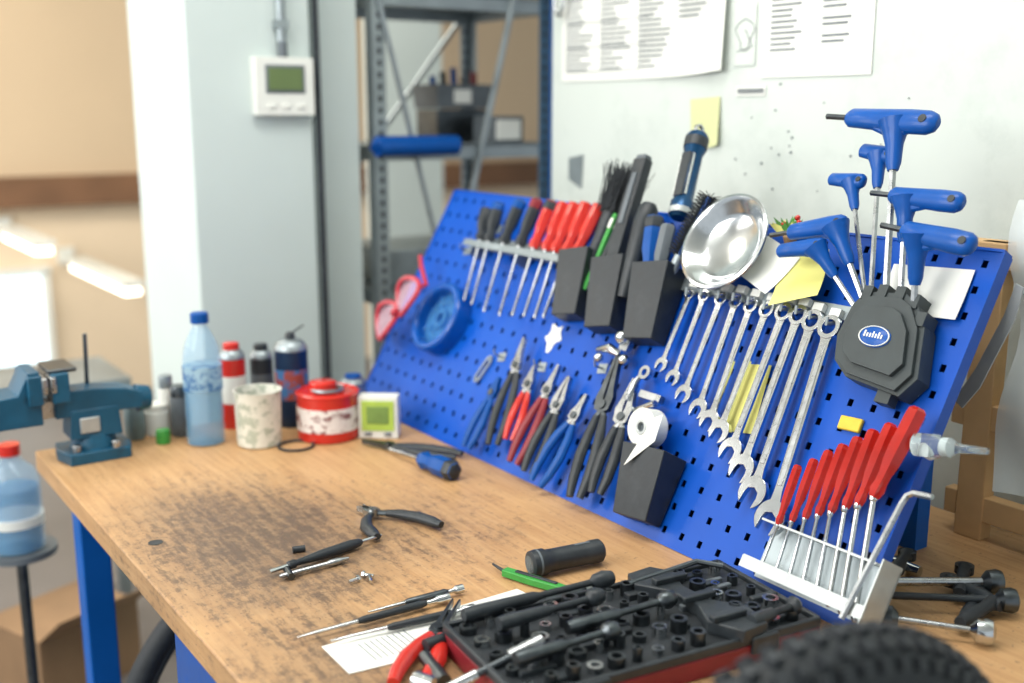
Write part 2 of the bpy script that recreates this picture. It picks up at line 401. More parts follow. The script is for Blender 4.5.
W=[((1313,397),(1308,262)),((1280,400),(1271,246)),((1242,401),(1235,225)),((1210,402),(1193,209)),((1177,400),(1162,196)),((1143,398),(1135,185)),((1110,400),(1100,162)),((1081,400),(1067,142)),((1053,396),(1032,115)),((1020,392),(986,90))]
for k,(a,c) in enumerate(W): wrench(P(a[0]/1e3,a[1]/1e3,.018),P(c[0]/1e3,c[1]/1e3,.018),k)
b=Bd(MB)
b.box((-1.17,.412,.006),(.36,.022,.010),galv)
for a,c in W:
    b.tube([P(a[0]/1e3,a[1]/1e3+.006,.004),P(a[0]/1e3,a[1]/1e3-.006,.028),P(a[0]/1e3,a[1]/1e3+.004,.031)],.0028,galv,8)
    b.box((-a[0]/1e3,a[1]/1e3+.016,.014),(.018,.012,.012),cream)
b.make('wrench_hook_rail')

hh=[((1.965,.490),(1.948,.419),(1.915,.285),black,None),((1.928,.505),(1.915,.419),(1.882,.280),black,bluep),((1.856,.517),(1.862,.421),(1.830,.272),black,bluep),((1.800,.523),(1.805,.421),(1.775,.272),black,redd),((1.752,.523),(1.756,.421),(1.735,.279),redp,black),
    ((1.712,.522),(1.716,.421),(1.699,.283),redp,None),((1.678,.524),(1.686,.421),(1.665,.285),redp,None),((1.645,.527),(1.652,.421),(1.640,.290),redp,None),((1.605,.526),(1.622,.421),(1.612,.300),redp,None)]
for bt,md,tp,m1,m2 in hh: screwdriver('screwdriver',P(*bt,.042),P(*md,.034),P(*tp,.030),.0126,m1,steel,rs=.003,tail=m2)
b=Bd(MB); 
b.box((-1.80,.4235,.003),(.40,.03,.004),galv)
b.box((-1.80,.415,.018),(.40,.003,.036),galv)
b.box((-1.80,.409,.037),(.40,.014,.003),galv)
for Y in (1.97,1.8,1.63): b.box((-Y,.4,.018),(.006,.03,.03),galv)
b.make('screwdriver_rail')

def bin_(Yt,vt,Yb,vb_,w,d,name):
    b=Bd(MB); F=frame(P(Yb,vb_,.004),P(Yt,vt,.004)); h=(P(Yt,vt)-P(Yb,vb_)).length
    a=w/2
    vs=[(-a*.8,0,0),(a*.8,0,0),(a*.8,0,d*.62),(-a*.8,0,d*.62),(-a,h,0),(a,h,0),(a,h,d),(-a,h,d),(-a+.004,h,.004),(a-.004,h,.004),(a-.004,h,d-.004),(-a+.004,h,d-.004),(-a+.006,h*.5,.004),(a-.006,h*.5,.004),(a-.006,h*.5,d*.7),(-a+.006,h*.5,d*.7)]
    fs=[(0,1,2,3),(0,3,7,4),(1,5,6,2),(3,2,6,7),(0,4,5,1),(4,8,9,5),(5,9,10,6),(6,10,11,7),(7,11,8,4),(8,12,13,9),(9,13,14,10),(10,14,15,11),(11,15,12,8),(12,15,14,13)]
    b.add(vs,fs,black,F)
    b.make(name,.0015)
bin_(1.605,.428,1.580,.305,.080,.056,'tool_holder_bin')
bin_(1.505,.424,1.478,.298,.080,.056,'tool_holder_bin')
bin_(1.390,.426,1.368,.295,.084,.058,'tool_holder_bin')
def bristle(b,c,d,n,l,sp,m,r=.0008):
    c=Vector(c);d=Vector(d).normalized()
    for i in range(n):
        o=Vector((random.uniform(-1,1),random.uniform(-.3,.3),random.uniform(-1,1)))*sp*.5
        q=(d+Vector((random.uniform(-1,1),random.uniform(-1,1),random.uniform(-1,1)))*.25).normalized()
        b.tube([c+o,c+o+q*l*random.uniform(.8,1.1)],[r,r*.6],m,4,cap=False)
b=Bd(MB); F=frame(P(1.497,.36,.034),P(1.530,.615,.05))
b.box((0,.13,0),(.030,.26,.022),black,F); b.box((0,.18,.012),(.012,.10,.004),gray,F); b.box((0,.262,0),(.024,.012,.018),gray,F); b.make('bench_brush',.003)
b=Bd(MB); b.tube([P(1.575,.38,.032),P(1.572,.46,.034),P(1.570,.515,.036)],[.012,.014,.018],black,12)
bristle(b,P(1.570,.515,.036),(.05,1,.1),320,.085,.045,black2,.0011); b.make('round_brush')
b=Bd(MB); F=frame(P(1.447,.36,.034),P(1.464,.535,.05)); b.lathe([(.011,0),(.014,.03),(.018,.09),(.020,.14),(.018,.165),(.012,.175)],black,F,16); b.make('file_handle')
screwdriver('screwdriver',P(1.436,.512,.05),P(1.405,.40,.034),P(1.395,.31,.02),.0165,bluep,steel,rs=.004,tail=black)
screwdriver('screwdriver',P(1.395,.500,.05),P(1.385,.40,.034),P(1.38,.31,.02),.013,gray,steel,rs=.003)
b=Bd(MB); b.tube([P(1.362,.36,.034),P(1.352,.45,.038)],[.008,.009],galv,10)
for i in range(34):
    f=i/33; c=P(1.352,.45,.038).lerp(P(1.328,.555,.05),f)
    for k in range(9):
        a=2*pi*k/9+i*.4; b.tube([c,c+Vector((math.cos(a)*.024,.004,math.sin(a)*.02))],[.0012,.0006],black2,4,cap=False)
b.tube([P(1.352,.45,.038),P(1.328,.555,.05)],.005,bluep,8); b.make('cylindrical_brush')
b=Bd(MB)
for s_ in (0,1):
    F=frame(P(1.555-.012*s_,.36,.034),P(1.545-.02*s_,.515,.046)); b.box((0,.075,0),(.010,.15,.008),black if s_ else green,F); b.box((0,.13,.004),(.008,.02,.004),white,F)
b.make('wire_cutter_handles',.002)

pliers('pliers',MB,P(1.675,.245,.024),P(1.628,.035,.028),black,.018,.26,.0085)
pliers('pliers',MB,P(1.610,.200,.024),P(1.590,.055,.028),redp,.014,.25,.0075)
pliers('pliers',MB,P(1.545,.215,.024),P(1.548,.020,.03),redd,.016,.26,.0085)
pliers('cutting_pliers',MB,P(1.505,.200,.024),P(1.500,.015,.03),black,.016,.30,.0085,style='cut')
pliers('pliers',MB,P(1.442,.180,.024),P(1.468,.004,.03),bluep,.020,.24,.0085)
pliers('pliers',MB,P(1.697,.158,.024),P(1.70,.010,.028),bluep,.013,.22,.0075,head=bluep)
pliers('cable_cutters',MB,P(1.405,.262,.026),P(1.360,.010,.032),black,.017,.36,.0095,head=dsteel,style='cut',jw=.015)
pliers('cable_cutters',MB,P(1.343,.230,.026),P(1.318,.030,.032),black,.015,.34,.009,head=steel,style='cut',jw=.014)
b=Bd(MB); b.tube([P(1.468,.262,.02),P(1.43,.268,.03),P(1.40,.262,.03)],[.006,.009,.006],chrome,12); b.sph(P(1.412,.292,.03),.013,chrome); b.sph(P(1.388,.255,.028),.010,chrome); b.sph(P(1.45,.247,.028),.009,chrome)
b.box(P(1.405,.286,.02),(.02,.028,.012),steel); b.make('chrome_clamp')
b=Bd(MB); b.tube([P(1.345,.255,.01),P(1.338,.225,.03),P(1.335,.19,.034)],.005,steel,8); b.ring(.012,.006,.0,.008,chrome,T(*P(1.33,.245,.02))); b.box(P(1.30,.21,.02),(.05,.012,.01),steel); b.cyl(P(1.318,.182,.02),P(1.275,.200,.03),.006,chrome); b.make('chain_tool')
b=Bd(MB); F=T(*P(1.262,.162,.022))@Matrix.Rotation(math.radians(14),4,'X')
b.ring(.031,.012,0,.030,cream,F,28); b.ring(.0125,.0075,-.001,.031,satin,F,20); b.cyl((0,0,-.02),(0,0,.024),.008,gray,M=F); b.make('tape_roll',.001)
bin_(1.232,.128,1.222,.018,.092,.056,'tool_holder_bin')
b=Bd(MB); b.prism([(-.022,-.050),(.020,.002),(.014,.045),(-.002,.036)],0,.0006,cream,T(*P(1.232,.138,.060))); b.make('paper_scrap')

navy=mat('navy_metal',(20,66,104),.25,.5,.1,20)
b=Bd(MB); F=frame(P(1.400,.52,.03),P(1.443,.685,.03))
b.lathe([(.014,0),(.020,.006),(.021,.03),(.017,.036),(.0165,.125),(.020,.135),(.021,.160),(.016,.168)],navy,F,20)
b.lathe([(.0212,.006),(.0216,.016)],satin,F,20); b.box((0,.08,.0155),(.018,.085,.006),black,F); b.box((-.012,.08,.012),(.004,.08,.004),chrome,F); b.box((.012,.08,.012),(.004,.08,.004),chrome,F)
b.ring(.011,.0075,-.003,.003,steel,F@T(0,.176,0)@Matrix.Rotation(pi/2,4,'Y')); b.lathe([(.0213,.138),(.0218,.156)],black,F,20)
b.make('work_torch')
b=Bd(MB); D=T(*P(1.250,.480,.03))@Matrix.Rotation(pi/2,4,'X')
prof=[(.002,.004),(.050,.004),(.060,.010),(.072,.026),(.079,.030),(.0835,.029),(.0845,.0265),(.079,.0265),(.072,.0215),(.060,.004),(.052,0),(.002,0)]
b.lathe(prof,chrome,D,48); b.make('parts_dish')
b=Bd(MB); b.cyl(P(1.250,.480,.0),P(1.250,.480,.029),.02,dsteel); b.make('dish_magnet')

def note(name,Y,v,w,h,m,rot=0,wo=.003,lines=0,curl=.0):
    b=Bd(MB); F=T(*P(Y,v,wo))@RZ(rot)
    n=6
    vs=[];fs=[]
    for j in range(n+1):
        y=-h/2+h*j/n
        z=curl*((n-j)/n)**2
        vs+=[(-w/2,y,z),(w/2,y,z)]
    for j in range(n): fs.append((2*j,2*j+1,2*j+3,2*j+2))
    b.add(vs,fs,m,F)
    for i in range(lines): b.box((0,-h*.3+i*h*.15,.0012+curl*.4),(w*.7,.0015,.0004),ink,F)
    b.make(name)
note('paper_note',1.172,.462,.085,.075,cream,-.35,.022,0,.012)
note('sticky_note',1.100,.448,.085,.085,yel,.35,.02,0,.02)
note('sticky_note',1.122,.255,.05,.11,yel,.15,.003)
note('paper_note',.905,.465,.125,.075,cream,.05,.004,0,.006)
b=Bd(MB)
poly=[(0.02*(1+.5*math.cos(5*a+1)*.6)*math.cos(a),.026*(1+.35*math.sin(3*a))*math.sin(a)) for a in [2*pi*i/22 for i in range(22)]]
b.prism(poly,0,.001,cream,T(*P(1.625,.268,.0005))); b.make('white_sticker')
b=Bd(MB); F=T(*P(1.786,.165,.004))@RZ(-.3); b.ring(.006,.003,0,.003,galv,F@T(0,.026,0)); b.ring(.006,.003,0,.003,galv,F@T(0,-.026,0)); b.box((-.0075,0,.0015),(.004,.05,.003),galv,F); b.box((.0075,0,.0015),(.004,.05,.003),galv,F); b.make('metal_bracket')
b=Bd(MB); b.box((0,0,.003),(.036,.020,.007),mat('yellow_plastic',(222,190,60),.4),T(*P(.935,.259,.0))@RZ(.05)); b.make('yellow_magnet',.002)
for Y,v in ((1.62,.205),(1.98,.445),(2.03,.40),(1.98,.47),(1.95,.46),(1.46,.235),(1.75,.20),(2.0,.42)):
    b=Bd(MB); b.box((0,0,.001),(.022,.018,.002),galv,T(*P(Y,v,0))@RZ(.2)); b.tube([(0,0,0),(0,-.002,.02),(0,.006,.026)],.002,galv,6,T(*P(Y,v,0))); b.make('peg_hook')
b=Bd(MB); leaf=mat('leaf_green',(70,130,50),.5); 
for i in range(34):
    a=random.uniform(-1.3,1.3); l=random.uniform(.02,.042); c=P(1.160,.515,.02)
    d=Vector((math.sin(a)*.8,math.cos(a),random.uniform(-.2,.7))).normalized(); x=d.cross(Vector((0,0,1))).normalized()*.005
    q=c+d*l; m_=(c+q)/2
    b.add([c,m_+x,q,m_-x],[(0,1,2,3)],leaf if i%3 else yel)
for i in range(4): b.sph(P(1.155+random.uniform(-.018,.018),.535+random.uniform(-.012,.012),.03),.004,redp,seg=8)
b.cyl(P(1.16,.50,.0),P(1.16,.518,.02),.010,card); b.make('artificial_flower')

# safety glasses
b=Bd(MB)
F=frame(P(2.155,.160,.035),P(2.040,.290,.055))@Matrix.Scale(1.12,4)
fr=mat('red_pink_frame',(186,52,66),.3,coat=.3)
for cy in (.040,.116):
    pts=[]
    for i in range(25):
        a=2*pi*i/24; pts.append((.040*math.cos(a)*(1-.15*math.sin(a)),cy+.037*math.sin(a),.012+.012*math.cos(a)**2))
    b.tube(pts,.0050,fr,8,F,cap=False)
    b.prism([(p[0]*.93,cy+(p[1]-cy)*.93) for p in pts[:-1]],.016,.0175,lens,F)
b.tube([(.01,.070,.02),(.014,.078,.024),(.01,.086,.02)],.007,fr,8,F)
for y0,y1 in ((.006,-.004),(.150,.158)):
    b.tube([(.01,y0,.015),(.0,y1,.0),(-.05,y1,-.005+.01),(-.085,(y0+y1)/2,.0)],.0045,fr,8,F)
b.make('safety_glasses')
b=Bd(MB); F=T(*P(1.985,.236,.002)); db=mat('blue_translucent_roll',(6,88,180),.2,coat=.4,alpha=.85); dl=mat('blue_film',(80,150,215),.15,coat=.4,alpha=.45)
b.ring(.078,.060,.0,.030,db,F,44); b.torus(.069,.0085,db,F@T(0,0,.030),40,10); b.ring(.060,.022,.008,.012,dl,F,36); b.torus(.041,.004,dl,F@T(0,0,.014),36,8); b.ring(.022,.012,.0,.022,dl,F,24)
for k in range(4): b.box((0,.041,.014),(.006,.034,.006),dl,F@RZ(2*pi*k/4+.6))
b.make('blue_film_roll')

# ---------------------------------------------------------------- P-handle hex keys
hold=mat('dark_grey_plastic',(54,62,64),.5,0,.12,40,.2)
b=Bd(MB)
out=[(.990,.372),(.985,.420),(.972,.442),(.910,.448),(.888,.438),(.862,.404),(.843,.335),(.860,.306),(.950,.316),(.978,.336)]
b.prism([(-y,v) for y,v in out],.003,.034,hold)
sc_=lambda k,kv:[(-(y-.918)*k-.918,(v-.376)*kv+.374) for y,v in out]
b.prism(sc_(.90,.90),.033,.040,hold)
b.prism(sc_(.72,.66),.039,.047,hold)
for y,v in ((.968,.440),(.945,.445),(.917,.446),(.892,.438),(.872,.415)):
    b.box(P(y,v,.022),(.015,.020,.030),hold); b.box(P(y,v+.008,.024),(.008,.008,.018),black)
b.box(P(.885,.303,.02),(.022,.02,.02),hold)
b.sph(P(.920,.376,.047),.026,blueh,sc=(1,.62,.16)); b.M=MB@T(*P(.920,.376,.0495)); b.torus(.0235,.0012,cream,Matrix.Diagonal((1,.6,1,1)),28,6); b.M=MB
for i,(dx,h) in enumerate(((-.014,.009),(-.0095,.006),(-.005,.006),(-.0005,.009),(.004,.006),(.0085,.009),(.013,.006))):
    b.box((-.920+dx,.376+(h-.006)/2,.0508),(.0026,h,.0014),cream)
b.make('hex_key_holder',.0025)
def pkey(bl,br,neck_f,shaft_end,w,s_,tip=True,wh=.024):
    b=Bd(MB); A=P(*bl,w);Bq=P(*br,w); E=P(*shaft_end,wh)
    F=frame(A,Bq,(0,0,1)); l=(Bq-A).length; r=.0125*s_
    pts=[(0,0,0),(0,l*.05,0),(0,l*.35,0),(0,l*.7,0),(0,l*.90,0),(0,l*.97,0),(0,l,0)]
    b.tube([F@Vector(p) for p in pts],[r*.6,r*.92,r*1.02,r*1.15,r*1.12,r*.85,r*.45],blueh,14,sy=.72,up=(0,0,1))
    b.cyl((0,l*.88,-.0),(0,l*.88,r*.845),r*.38,black,M=F,seg=12)
    N0=A.lerp(Bq,neck_f); d=(E-N0).normalized()
    N1=N0+d*.058*s_
    b.tube([N0,N0+d*.014*s_,N0+d*.028*s_,N0+d*.050*s_,N1],[r*1.6,r*1.15,r*.82,r*.70,r*.5],blueh,14,sy=.8,up=(0,0,1))
    b.tube([N0+(A-N0)*.55,N0+d*.014*s_],[r*.75,r*.65],blueh,10,sy=.7,up=(0,0,1)); b.tube([N0+(Bq-N0)*.55,N0+d*.014*s_],[r*.75,r*.65],blueh,10,sy=.7,up=(0,0,1))
    b.tube([N1-d*.004,E],.0036*s_+.0006,steel,6)
    if tip: 
        q=(A-Bq).normalized(); b.tube([A+q*-.004,A+q*.030*s_],.0034*s_+.0004,dsteel,6)
    b.make('p_handle_hex_key',0)
pkey((1.095,.694),(.938,.686),.55,(.943,.435),.072,1.30)
pkey((1.070,.655),(1.008,.646),.55,(.966,.43),.045,.95,tip=False)
pkey((1.105,.605),(1.040,.604),.62,(.968,.42),.045,.85,tip=False)
pkey((.972,.577),(.856,.573),.22,(.917,.43),.065,1.1)
pkey((.925,.524),(.812,.512),.22,(.892,.42),.072,1.2)
pkey((1.125,.506),(1.028,.530),.80,(.968,.42),.060,1.12)
pkey((1.125,.472),(1.045,.490),.80,(.975,.41),.066,.95,tip=False)

# ---------------------------------------------------------------- red screwdrivers
bt=[(.962,.178),(.941,.193),(.924,.210),(.906,.224),(.889,.239),(.871,.254),(.850,.268),(.822,.297)]
md=[(.960,.092),(.941,.103),(.923,.113),(.906,.123),(.889,.132),(.871,.144),(.855,.153),(.838,.170)]
tp=[(.962,.030),(.936,.026),(.912,.024),(.888,.022),(.864,.020),(.842,.018),(.822,.016),(.800,.014)]
for i in range(8):
    s_=.0066+.0005*i+(.0026 if i==7 else 0)
    screwdriver('screwdriver',P(*bt[i],.038),P(*md[i],.033),P(*tp[i],.030),s_,redt,chrome,rs=.0022+.00025*i,slim=True)
b=Bd(MB)
b.box(P(.885,.055,.002),(.205,.08,.003),galv)
b.box(P(.885,.036,.022),(.205,.003,.040),satin)
b.box(P(.885,.028,.042),(.205,.016,.003),satin)
b.box(P(.885,.092,.018),(.205,.003,.034),satin)
b.prism([(-.785,.015),(-.785,.10),(-.783,.10),(-.783,.015)],0,.046,satin)
b.make('screwdriver_rack')
b=Bd(MB); b.tube([P(.755,.192,.045),P(.782,.190,.042),P(.789,.184,.042),P(.792,.172,.042),P(.806,.012,.048)],.0042,steel,6); b.make('hex_key')
b=Bd(MB); F=frame(P(.812,.252,.03),P(.715,.268,.03)); b.lathe([(.015,0),(.015,.03),(.012,.034),(.012,.048),(.006,.056),(.004,.095)],clear,F,18); b.lathe([(.0115,.036),(.0115,.046)],white,F,18)
b.cyl(P(.806,.25,.0),P(.806,.25,.02),.008,white); b.make('clear_nozzle')

# ---------------------------------------------------------------- wall papers
WF=Matrix(((0,0,-1,0),(-1,0,0,0),(0,1,0,0),(0,0,0,1)))
def wallpaper(name,y0,y1,z0,z1,tilt=0,kind=0,m=cream,lift=.0):
    b=Bd(); cy=(y0+y1)/2;cz=(z0+z1)/2;w=abs(y1-y0);h=z1-z0
    M=T(1.6185,cy,cz)@WF@RZ(tilt)
    n=8;vs=[];fs=[]
    for i in range(n+1):
        for j in range(2):
            f=i/n; z=.001+lift*(f**4)*(1-j)
            vs.append((-w/2+w*f,-h/2+h*j+(.012*(f**5)*lift/.02*(1-j) if lift else 0),z))
    for i in range(n): fs.append((2*i,2*i+2,2*i+3,2*i+1))
    b.add(vs,fs,m,M)
    if kind==1:
        for c_ in range(4):
            for r_ in range(32):
                if c_==3 and r_<9: continue
                ww=w*.19*random.uniform(.35,1); f=(-w*.45+c_*w*.235+ww)/w+.5
                b.box((-w*.455+c_*w*.235+ww/2,-h*.43+r_*h*.0275,.0022+lift*f**4*.9),(ww,.0034,.0003),ink,M)
        for r_ in range(6): b.box((-w*.10,-h*.445+r_*h*.14,.0022),(w*.72,.0014,.0003),gray,M)
        for c_ in range(4): b.box((-w*.463+c_*w*.235,-h*.02,.0022),(.0014,h*.85,.0003),gray,M)
    if kind==2:
        for r_ in range(26):
            ww=w*.3*random.uniform(.5,1); b.box((-w*.42+ww/2,-h*.36+r_*h*.028,.0022),(ww,.0034,.0003),ink,M)
            if r_%3: b.box((w*.06+ww/2,-h*.36+r_*h*.028,.0022),(ww,.0034,.0003),ink,M)
    if kind==3:
        for k in range(13): b.box((-w*.42+k*w*.07,0,.0022),(w*.045,.009,.0003),ink,M)
    if kind==4:
        pts=[(.02*math.cos(t)*(1+.4*math.sin(3*t)),.03*math.sin(t),.0022) for t in [i*.4 for i in range(17)]]
        b.tube(pts,.0007,ink,4,M); b.tube([(-.02,-.03,.0022),(.02,-.022,.0022),(.0,.01,.0022)],.0007,ink,4,M)
    b.make(name)
wallpaper('wall_poster',2.130,1.590,1.566,1.95,0,1,lift=.02)
wallpaper('printed_sheet',1.503,1.250,1.561,1.92,0,2)
wallpaper('pencil_sketch',1.575,1.520,1.585,1.70,0,4,m=wm)
wallpaper('wall_label',1.565,1.490,1.528,1.546,0,3)
wallpaper('sticky_note',1.690,1.605,1.425,1.525,.06,0,m=mat('pale_yellow_note',(206,210,160),.7,0,.03,8),lift=.01)
b=Bd(); b.prism([(0,0),(.05,-.02),(.055,.06),(.0,.05)],0,.001,galv,T(1.6185,2.10,1.34)@WF); b.make('metal_plate')

# ---------------------------------------------------------------- right side
b=Bd()
for y in (.60,.925): b.box((1.515,y,1.08),(.03,.045,.46),pine)
for z in (.90,1.045,1.29): b.box((1.515,.76,z),(.024,.42,.04),pine)
b.box((1.55,.75,1.29),(.03,.5,.035),pine)
b.make('wooden_frame',.002)
blm=mat('blade_steel',(168,174,176),.5,.15,.06,30)
b=Bd(); Mx=T(1.375,.838,1.185)@WF@RZ(-.36)
b.prism([(-.012,-.095),(.004,-.100),(.014,-.06),(.017,.05),(.009,.095),(-.003,.095),(.001,.05),(-.003,-.04)],0,.003,blm,Mx)
b.tube([(.004,.085,0),(.004,.087,-.05)],.004,steel,8,Mx); b.make('curved_blade')
bagm=mat('translucent_bag',(222,230,228),.35,0,.05,14,.6,alpha=.7)
b=Bd(); vs=[];fs=[];n=18
for i in range(n+1):
    for j in range(n+1):
        f=i/n;g=j/n; y=.850-.24*f*(1-.15*g); z=.96+.42*g
        x=1.435+.010*math.sin(f*9+g*3)+.008*math.sin(g*13+f*5)
        vs.append((x,y+.01*math.sin(g*9),z))
for i in range(n):
    for j in range(n):
        k=i*(n+1)+j; fs.append((k,k+1,k+n+2,k+n+1))
b.add(vs,fs,bagm); b.add([(v[0]+.022,v[1],v[2]) for v in vs],fs,bagm); b.tube([(1.50,.70,1.30),(1.445,.72,1.37)],.004,steel,6); b.make('plastic_bag')
for k,(x0,y0,x1,y1,r) in enumerate(((1.13,.80,1.20,.70,.004),(1.16,.85,1.30,.73,.005),(1.20,.86,1.33,.77,.006))):
    b=Bd(); z=BZ+.018+k*.004
    b.tube([(x0,y0,z),(x1,y1,z)],r,steel if k!=1 else black,10)
    F=frame((x1,y1,z),(2*x1-x0,2*y1-y0,z)); b.lathe([(.006,-.02),(.015,-.012),(.017,0),(.015,.006),(.006,.010)],chrome if k==0 else dsteel,F,18)
    F=frame((x0,y0,z),(x1,y1,z)); b.lathe([(.010,-.006),(.016,0),(.016,.01),(.008,.018)],dsteel,F,14)
    b.make('quick_release_skewer')
for k in range(9):
    b=Bd(); x=1.20+random.uniform(-.03,.14);y=.80+random.uniform(-.07,.13); a=random.uniform(0,3); z=BZ+.012+.006*(k%2)
    d=Vector((math.cos(a),math.sin(a),0))*.045; c=Vector((x,y,z))
    b.tube([c-d,c-d*.3,c+d*.5,c+d],[.008,.011,.008,.011],random.choice([black,black2,dsteel,chrome]),10); b.ring(.013,.006,-.006,.006,black,T(*(c+d))); b.make('bicycle_part')

# ---------------------------------------------------------------- far end bench items
RX=Matrix.Rotation(pi/2,4,'X')
def can(name,x,y,r,h,mb,mt,mlid,noz=0,band=None):
    b=Bd(T(x,y,BZ)@RX)
    b.lathe([(r*.95,0),(r,.003),(r,h*.12),(r,h*.82)],mb,seg=28)
    if band: b.lathe([(r*1.01,h*.3),(r*1.012,h*.62)],band,seg=28)
    b.lathe([(r*1.03,h*.82),(r*1.03,h*.835),(r*.82,h*.90),(r*.55,h*.93)],mt,seg=28)
    if noz==0: b.lathe([(r*.62,h*.90),(r*.62,h*.99),(r*.5,h)],mlid,seg=20)
    else:
        b.lathe([(r*.3,h*.92),(r*.3,h*.97),(r*.22,h*1.0)],mlid,seg=14)
        b.tube([(0,h*.98,0),(r*.9,h*1.06,0)],[.0022,.0016],mlid,6)
    b.make(name)
b=Bd(T(.700,2.085,BZ)@RX)
b.lathe([(.028,0),(.037,.004),(.038,.02),(.0365,.05),(.038,.06),(.0365,.10),(.038,.115),(.038,.165),(.034,.195),(.020,.228),(.0135,.238),(.0135,.248)],blueclear,seg=32)
b.lathe([(.0175,.244),(.0175,.262),(.014,.265)],bluep,seg=24,fl=12,fa=.03)
b.lathe([(.0385,.112),(.0385,.160)],mat('bottle_label',(170,206,226),.4,alpha=.6,dirt=((50,110,170),30,.48,.55)),seg=32)
b.lathe([(.034,.003),(.0355,.10),(.0355,.112)],mat('water',(70,140,190),.05,alpha=.38,ior=1.2),seg=24)
b.make('water_bottle')
can('aerosol_can',.790,2.165,.027,.180,redp,galv,redp,band=cream)
can('aerosol_can',.862,2.185,.024,.165,black,galv,black,band=gray)
can('aerosol_can',.898,2.110,.0345,.198,mat('navy_can',(26,50,80),.3,.3),galv,black,1,band=mat('label_mix',(150,70,60),.4,dirt=((60,110,160),25,.48,.52)))
b=Bd(T(.784,2.015,BZ)@RX)
b.lathe([(.038,0),(.043,.004),(.046,.108),(.0475,.112),(.044,.112),(.042,.10),(.040,.02),(.002,.015)],mat('mug_print',(226,226,214),.35,0,.03,30,dirt=((180,188,172),45,.50,.56)),seg=36)
b.lathe([(.040,.085),(.001,.0851)],mat('tea',(90,60,40),.2),seg=24); b.make('paper_cup')
b=Bd(T(.920,1.985,BZ)@RX)
b.lathe([(.058,0),(.062,.003),(.062,.090),(.064,.092),(.064,.096),(.060,.098),(.058,.094),(.002,.094)],redp,seg=40)
b.lathe([(.0625,.022),(.0626,.070)],mat('tin_label',(232,226,222),.4,0,.03,10,dirt=((120,60,64),60,.52,.58)),seg=40)
b.torus(.030,.004,galv,T(0,.100,0)@RX,24,8)
b.lathe([(.028,.095),(.028,.112),(.024,.115)],redp,T(-.005,0,-.01),24)
b.make('paint_tin')
can('aerosol_can',1.02,2.07,.028,.10,galv,galv,bluep)
b=Bd(T(1.005,1.925,BZ)@RZ(math.radians(-38)))
b.box((0,0,.044),(.080,.036,.086),white); b.box((0,-.0185,.048),(.066,.003,.062),mat('lime_display',(176,204,90),.3,0,.1,20)); b.box((0,-.0205,.050),(.044,.002,.036),mat('lime_display2',(120,150,80),.3))
b.box((-.02,-.019,.010),(.014,.004,.006),gray); b.box((.02,-.019,.010),(.014,.004,.006),gray); b.make('digital_timer',.005)
def jar(name,x,y,r,h,mb,ml):
    b=Bd(T(x,y,BZ)@RX); b.lathe([(r*.9,0),(r,.003),(r,h*.75),(r*.85,h*.8)],mb,seg=24); b.lathe([(r*.93,h*.78),(r*.93,h*.98),(r*.85,h)],ml,seg=24,fl=16,fa=.02); b.make(name)
jar('small_jar',.676,2.165,.019,.105,gray,dsteel); jar('small_jar',.640,2.20,.026,.065,cream,white); jar('small_jar',.592,2.195,.020,.085,mat('smoke_plastic',(110,128,130),.3),gray); jar('small_jar',.628,2.13,.014,.028,green,green)
jar('small_jar',.662,2.205,.015,.12,cream,galv)
b=Bd(); b.torus(.034,.0028,black2,T(.835,1.955,BZ+.003),40,8); b.make('rubber_ring')

# ---------------------------------------------------------------- vise
b=Bd(T(.495,2.13,BZ))
b.prism([(-.055,-.055),(.055,-.055),(.065,-.02),(.065,.05),(-.06,.05),(-.068,0)],0,.022,teal)
b.cyl((0,0,.02),(0,0,.05),.045,teal,.036)
b.box((0,0,.072),(.095,.070,.055),teal,None,.92)
b.box((-.012,-.036,.070),(.036,.004,.030),satin)
b.prism([(-.07,0),(.090,0),(.090,.030),(.06,.042),(.0,.050),(-.07,.05)],-.030,.030,teal,T(.0,0,.088)@RX)
b.cyl((.085,0,.100),(.112,0,.100),.028,teal,.022)
b.box((-.062,0,.152),(.030,.115,.055),teal); b.box((-.075,0,.160),(.010,.120,.030),steel)
b.box((-.055,0,.182),(.05,.09,.008),dsteel)
b.box((-.09,0,.160),(.010,.120,.030),steel); b.prism([(-.19,0),(-.095,0),(-.095,.10),(-.115,.10),(-.135,.06),(-.19,.055)],-.045,.045,teal,T(0,0,.085)@RX)
b.box((-.106,0,.152),(.025,.115,.055),teal)
b.box((-.10,0,.105),(.18,.034,.034),steel)
b.cyl((-.24,0,.10),(-.18,0,.10),.013,steel); b.cyl((-.225,-.09,.10),(-.225,.09,.10),.006,steel); b.sph((-.225,-.09,.10),.010,steel); b.sph((-.225,.09,.10),.010,steel)
b.tube([(.0,.02,.10),(.004,.02,.235)],.004,dsteel,8)
b.cyl((.03,-.045,.02),(.03,-.045,.036),.009,steel,seg=6); b.cyl((-.04,-.04,.02),(-.04,-.04,.036),.009,steel,seg=6)
b.make('bench_vise',.003)

